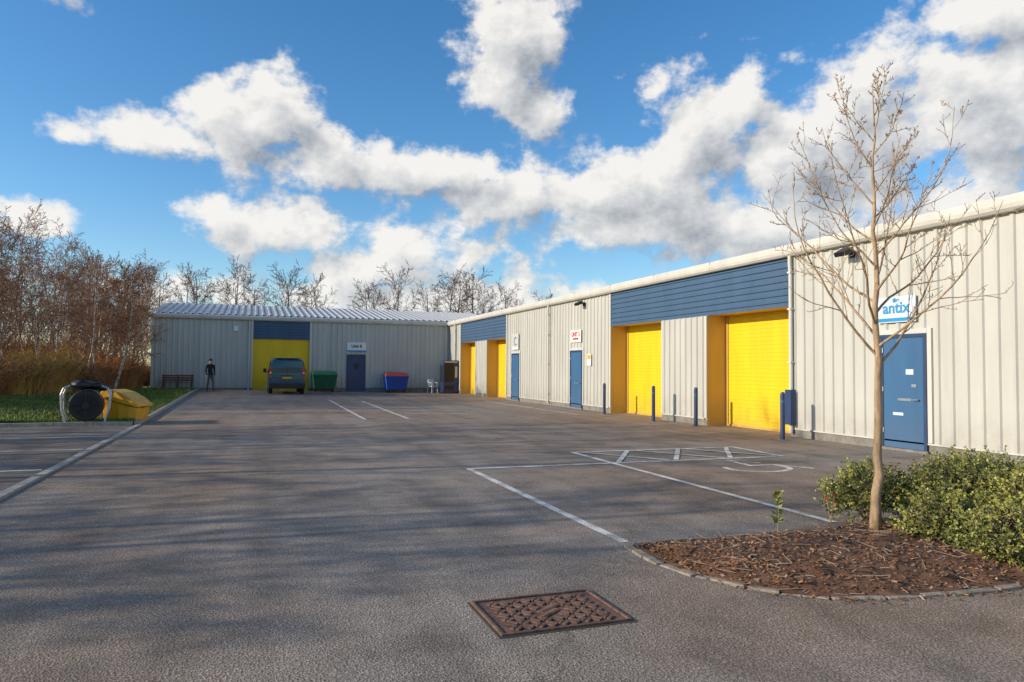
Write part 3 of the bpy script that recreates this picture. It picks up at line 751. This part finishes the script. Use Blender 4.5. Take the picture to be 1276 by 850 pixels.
for s in (-1,1):
    for yy in (-.32,.25):
        b.path([(s*.44,yy,0),(s*.54,yy,.35),(s*.56,yy,.75),(s*.50,yy,.92),(s*.36,yy,.98)],.03,10,2)
    b.path([(s*.555,-.32,.6),(s*.555,.25,.6)],.022,8,2); b.path([(s*.48,-.32,.03),(s*.48,.3,.03)],.025,8,2)
b.path([(-.36,-.32,.98),(.36,-.32,.98)],.022,10,0); b.path([(-.36,.25,.98),(.36,.25,.98)],.022,10,0)
b.obj('drum_and_frame',[M_black,M_dark,M_metal],e,smooth=False)
b=MB()
for (x,y,z,s) in ((-.15,0,1.0,.2),(.17,.05,.98,.17),(.38,.1,.92,.14)):
    vs=[];n1=10;n2=6
    for i in range(n2+1):
        th=math.pi*i/n2
        for jx in range(n1):
            ph=2*math.pi*jx/n1; k=s*(1+.4*noise.noise(Vector((x*9+math.cos(ph),math.sin(ph),th))))
            vs.append((x+k*math.sin(th)*math.cos(ph)*1.3,y+k*math.sin(th)*math.sin(ph),z+k*math.cos(th)*.65))
    b.add(vs,[(i*n1+jx,i*n1+(jx+1)%n1,(i+1)*n1+(jx+1)%n1,(i+1)*n1+jx) for i in range(n2) for jx in range(n1)])
b.obj('black_sack',[M_black],e,smooth=True)

# ------------------------------------------------------------ person
pe=empty('person',(-2.15,44.2,gz(-2.15,44.2)),.35)
J={'pel':(0,0,.95,.15),'wst':(0,0,1.1,.135),'ch':(0,-.01,1.33,.165),'sh':(0,0,1.46,.12),'nk':(0,-.01,1.54,.058),'hd':(0,-.02,1.62,.085),'hd2':(0,-.02,1.70,.1),'hd3':(0,-.01,1.77,.07)}
E=[('pel','wst'),('wst','ch'),('ch','sh'),('sh','nk'),('nk','hd'),('hd','hd2'),('hd2','hd3')]
for s,n_ in ((1,'L'),(-1,'R')):
    ph=s*.16
    J['sd'+n_]=(s*.19,0,1.44,.075);J['el'+n_]=(s*.25,.05+ph*.3,1.16,.055);J['wr'+n_]=(s*.25,-.08+ph*.6,.92,.035);J['pm'+n_]=(s*.245,-.1+ph*.6,.85,.03)
    E+= [('sh','sd'+n_),('sd'+n_,'el'+n_),('el'+n_,'wr'+n_),('wr'+n_,'pm'+n_)]
    for k in range(5):
        if k<4: a=(s*.245,-.135+ph*.6+k*.022,.81);bq=(s*.235,-.14+ph*.6+k*.022,.775-.006*(k in(1,2)))
        else: a=(s*.235,-.15+ph*.6,.85); bq=(s*.225,-.17+ph*.6,.82)
        J['f%d'%k+n_]=(*a,.010);J['g%d'%k+n_]=(*bq,.008);E+=[('pm'+n_,'f%d'%k+n_),('f%d'%k+n_,'g%d'%k+n_)]
    J['hp'+n_]=(s*.1,0,.88,.11);J['kn'+n_]=(s*.11,-.06-ph*.5,.5,.07);J['an'+n_]=(s*.11,.02-ph*1.2,.09,.045);J['to'+n_]=(s*.13,-.16-ph*1.2,.04,.04)
    E+=[('pel','hp'+n_),('hp'+n_,'kn'+n_),('kn'+n_,'an'+n_),('an'+n_,'to'+n_)]
ks=list(J); me=bpy.data.meshes.new('person_body'); me.from_pydata([J[k][:3] for k in ks],[(ks.index(a),ks.index(c)) for a,c in E],[])
o=bpy.data.objects.new('tmp',me); COL.objects.link(o)
md=o.modifiers.new('s','SKIN')
for i,k in enumerate(ks):
    v=me.skin_vertices[0].data[i]; r_=J[k][3]; v.radius=(r_,r_*(.75 if k in('ch','wst','sh','pel') else 1)); v.use_root=(k=='pel')
md=o.modifiers.new('u','SUBSURF'); md.levels=2; md.render_levels=2
dg=bpy.context.evaluated_depsgraph_get(); m2=bpy.data.meshes.new_from_object(o.evaluated_get(dg)); bpy.data.objects.remove(o)
m2.materials.clear()
for x in (M_jacket,M_trous,M_skin,M_black): m2.materials.append(x)
for p_ in m2.polygons:
    c=p_.center; p_.use_smooth=True
    p_.material_index= 3 if c.z<.1 else (2 if (abs(c.x)>.2 and c.z<.9) else (1 if c.z<.9 else (2 if c.z>1.54 else 0)))
o=bpy.data.objects.new('body',m2); COL.objects.link(o); o.parent=pe
b=MB(); n1=14
vs=[]
for i in range(7):
    th=math.pi*.55*i/6
    for jx in range(n1):
        ph=2*math.pi*jx/n1; vs.append((.112*math.sin(th)*math.cos(ph),.01+.122*math.sin(th)*math.sin(ph)+.012,1.715+.128*math.cos(th)))
b.add(vs,[(i*n1+jx,i*n1+(jx+1)%n1,(i+1)*n1+(jx+1)%n1,(i+1)*n1+jx) for i in range(6) for jx in range(n1)])
b.obj('hair',[M_jacket],pe,smooth=True)
b=MB(); b.path([(0,-.115,1.70),(0,-.135,1.665),(0,-.12,1.655)],[.01,.016,.01],6,0)
for s in (-1,1): b.box(s*.038-.014,s*.038+.014,-.118,-.108,1.69,1.702,1); b.path([(s*.1,0,1.66),(s*.108,0,1.70)],.018,6,0)
b.box(-.028,.028,-.114,-.106,1.618,1.626,2); b.obj('face_features',[M_skin,M_black,M_red],pe)

# ------------------------------------------------------------ world
SUN_EL=20.; to_sun=Vector((-1,.07,0)).normalized()
Wd=bpy.data.worlds.new('World'); S.world=Wd; Wd.use_nodes=True
t=NT(Wd.node_tree); nt=Wd.node_tree
bg=nt.nodes['Background']; out=nt.nodes['World Output']
sky=t.n('ShaderNodeTexSky',sky_type='NISHITA'); sky.sun_disc=False; sky.sun_elevation=math.radians(SUN_EL)
sky.sun_rotation=math.atan2(to_sun.x,to_sun.y)%(2*math.pi); sky.air_density=1.0; sky.dust_density=.4; sky.ozone_density=3
hs=t.n('ShaderNodeHueSaturation'); hs.inputs['Saturation'].default_value=1.25; hs.inputs['Value'].default_value=1.4; t.put(hs.inputs['Color'],sky.outputs[0])
t.put(bg.inputs['Color'],hs.outputs[0]); bg.inputs['Strength'].default_value=.13
D=t.n('ShaderNodeTexCoord').outputs['Generated']
sx=t.n('ShaderNodeSeparateXYZ'); t.put(sx.inputs[0],D)
az=t.M('MULTIPLY',t.M('ARCTAN2',sx.outputs[0],sx.outputs[1]),57.2958)
el=t.M('MULTIPLY',t.M('ARCSINE',sx.outputs[2]),57.2958)
cb=t.n('ShaderNodeCombineXYZ'); t.put(cb.inputs[0],az); t.put(cb.inputs[1],el); P0=cb.outputs[0]
CL=[(-7,15.8,4.5,1.5),(-.5,18,4.2,3.2),(5,15.8,6,2.4),(12,15.2,5,1.8),
(2,10.6,5.5,2.2),(10,8.4,8,1.8),
(19.5,25,3.8,4.8),(22,20.3,2.2,2.0),
(20,13.0,6.5,3.3),(29,12.5,8,4.0),(35.5,17.5,5.5,4.6),(44,16.5,8,4.6),(53,17.5,8,4.6),(40,11,14,3.6),(54,23.5,5,2.0),
(-14,9.5,2.0,1.2),(-18,25,6,1.8),(14,5,22,1.8),(44,5,14,3),
(90,22,20,8),(-70,18,16,6),(160,22,40,8),(-30,44,20,8)]
wn=t.noise2(P0,.10,2,.5,col=True)
wv=t.V('MULTIPLY',t.V('SUBTRACT',wn,(.5,.5,.5)),(4,3,0))
def dens(P,det):
    Pw=t.V('ADD',P,wv); cur=None
    for (a,e_,ra,re) in CL:
        ra*=1.12; re*=1.12
        v=t.V('MULTIPLY_ADD',Pw,(1/ra,1/re,0),(-a/ra,-e_/re,0)); l=t.V('LENGTH',v,out=1)
        cur=l if cur is None else t.M('MINIMUM',cur,l)
    f=t.noise2(t.V('MULTIPLY',P,(1,1.3,1)),.23,det,.58)
    d=t.M('SUBTRACT',1.0,t.M('MINIMUM',cur,2.0))
    return t.M('ADD',t.M('MULTIPLY',d,1.15),t.M('MULTIPLY',t.M('SUBTRACT',f,.485),2.9))
d0=dens(P0,8); d1=dens(t.V('ADD',P0,(-1.5,2.0,0)),6)
alpha=t.n('ShaderNodeMapRange',interpolation_type='SMOOTHSTEP'); t.put(alpha.inputs[0],d0); alpha.inputs[1].default_value=-.2; alpha.inputs[2].default_value=.5
lit=t.M('ADD',.76,t.M('MULTIPLY',t.M('SUBTRACT',d0,d1),.42))
lit=t.M('SUBTRACT',lit,t.M('MULTIPLY',t.M('MAXIMUM',t.M('SUBTRACT',d0,.4),0.),.30))
cc=t.ramp(lit,[(0.0,(.22,.25,.30)),(.35,(.36,.39,.435)),(.65,(.68,.69,.70)),(.95,(1.,.97,.92))])
bg2=t.n('ShaderNodeBackground'); t.put(bg2.inputs['Color'],cc); bg2.inputs['Strength'].default_value=.95
mx=t.n('ShaderNodeMixShader')
hz=t.ramp(t.M('DIVIDE',el,10.),[(0,.6),(.6,1)])
t.put(mx.inputs[0],t.M('MULTIPLY',t.M('MULTIPLY',alpha.outputs[0],hz),.96)); t.put(mx.inputs[1],bg.outputs[0]); t.put(mx.inputs[2],bg2.outputs[0])
t.put(out.inputs['Surface'],mx.outputs[0])
Wd.cycles.sampling_method='MANUAL'; Wd.cycles.sample_map_resolution=256

# sun
L=bpy.data.lights.new('sun','SUN'); L.energy=4.9; L.angle=math.radians(.53); L.color=(1,.87,.68)
so=bpy.data.objects.new('sun',L); COL.objects.link(so)
dv=Vector((to_sun.x*math.cos(math.radians(SUN_EL)),to_sun.y*math.cos(math.radians(SUN_EL)),math.sin(math.radians(SUN_EL))))
so.rotation_euler=dv.to_track_quat('Z','Y').to_euler()
# camera
cam=bpy.data.cameras.new('camera'); co=bpy.data.objects.new('camera',cam); COL.objects.link(co)
cam.sensor_width=36; cam.lens=900/1276*36; cam.clip_end=5000; cam.clip_start=.05
Rm=Matrix.Rotation(-math.radians(19.85),3,'Z')@Matrix.Rotation(math.pi/2+math.radians(2.2),3,'X')@Matrix.Rotation(math.radians(.5),3,'Z')
co.matrix_world=Matrix.Translation((0,0,1.6))@Rm.to_4x4()
S.camera=co
S.view_settings.view_transform='Standard'; S.view_settings.look='None'; S.view_settings.exposure=0
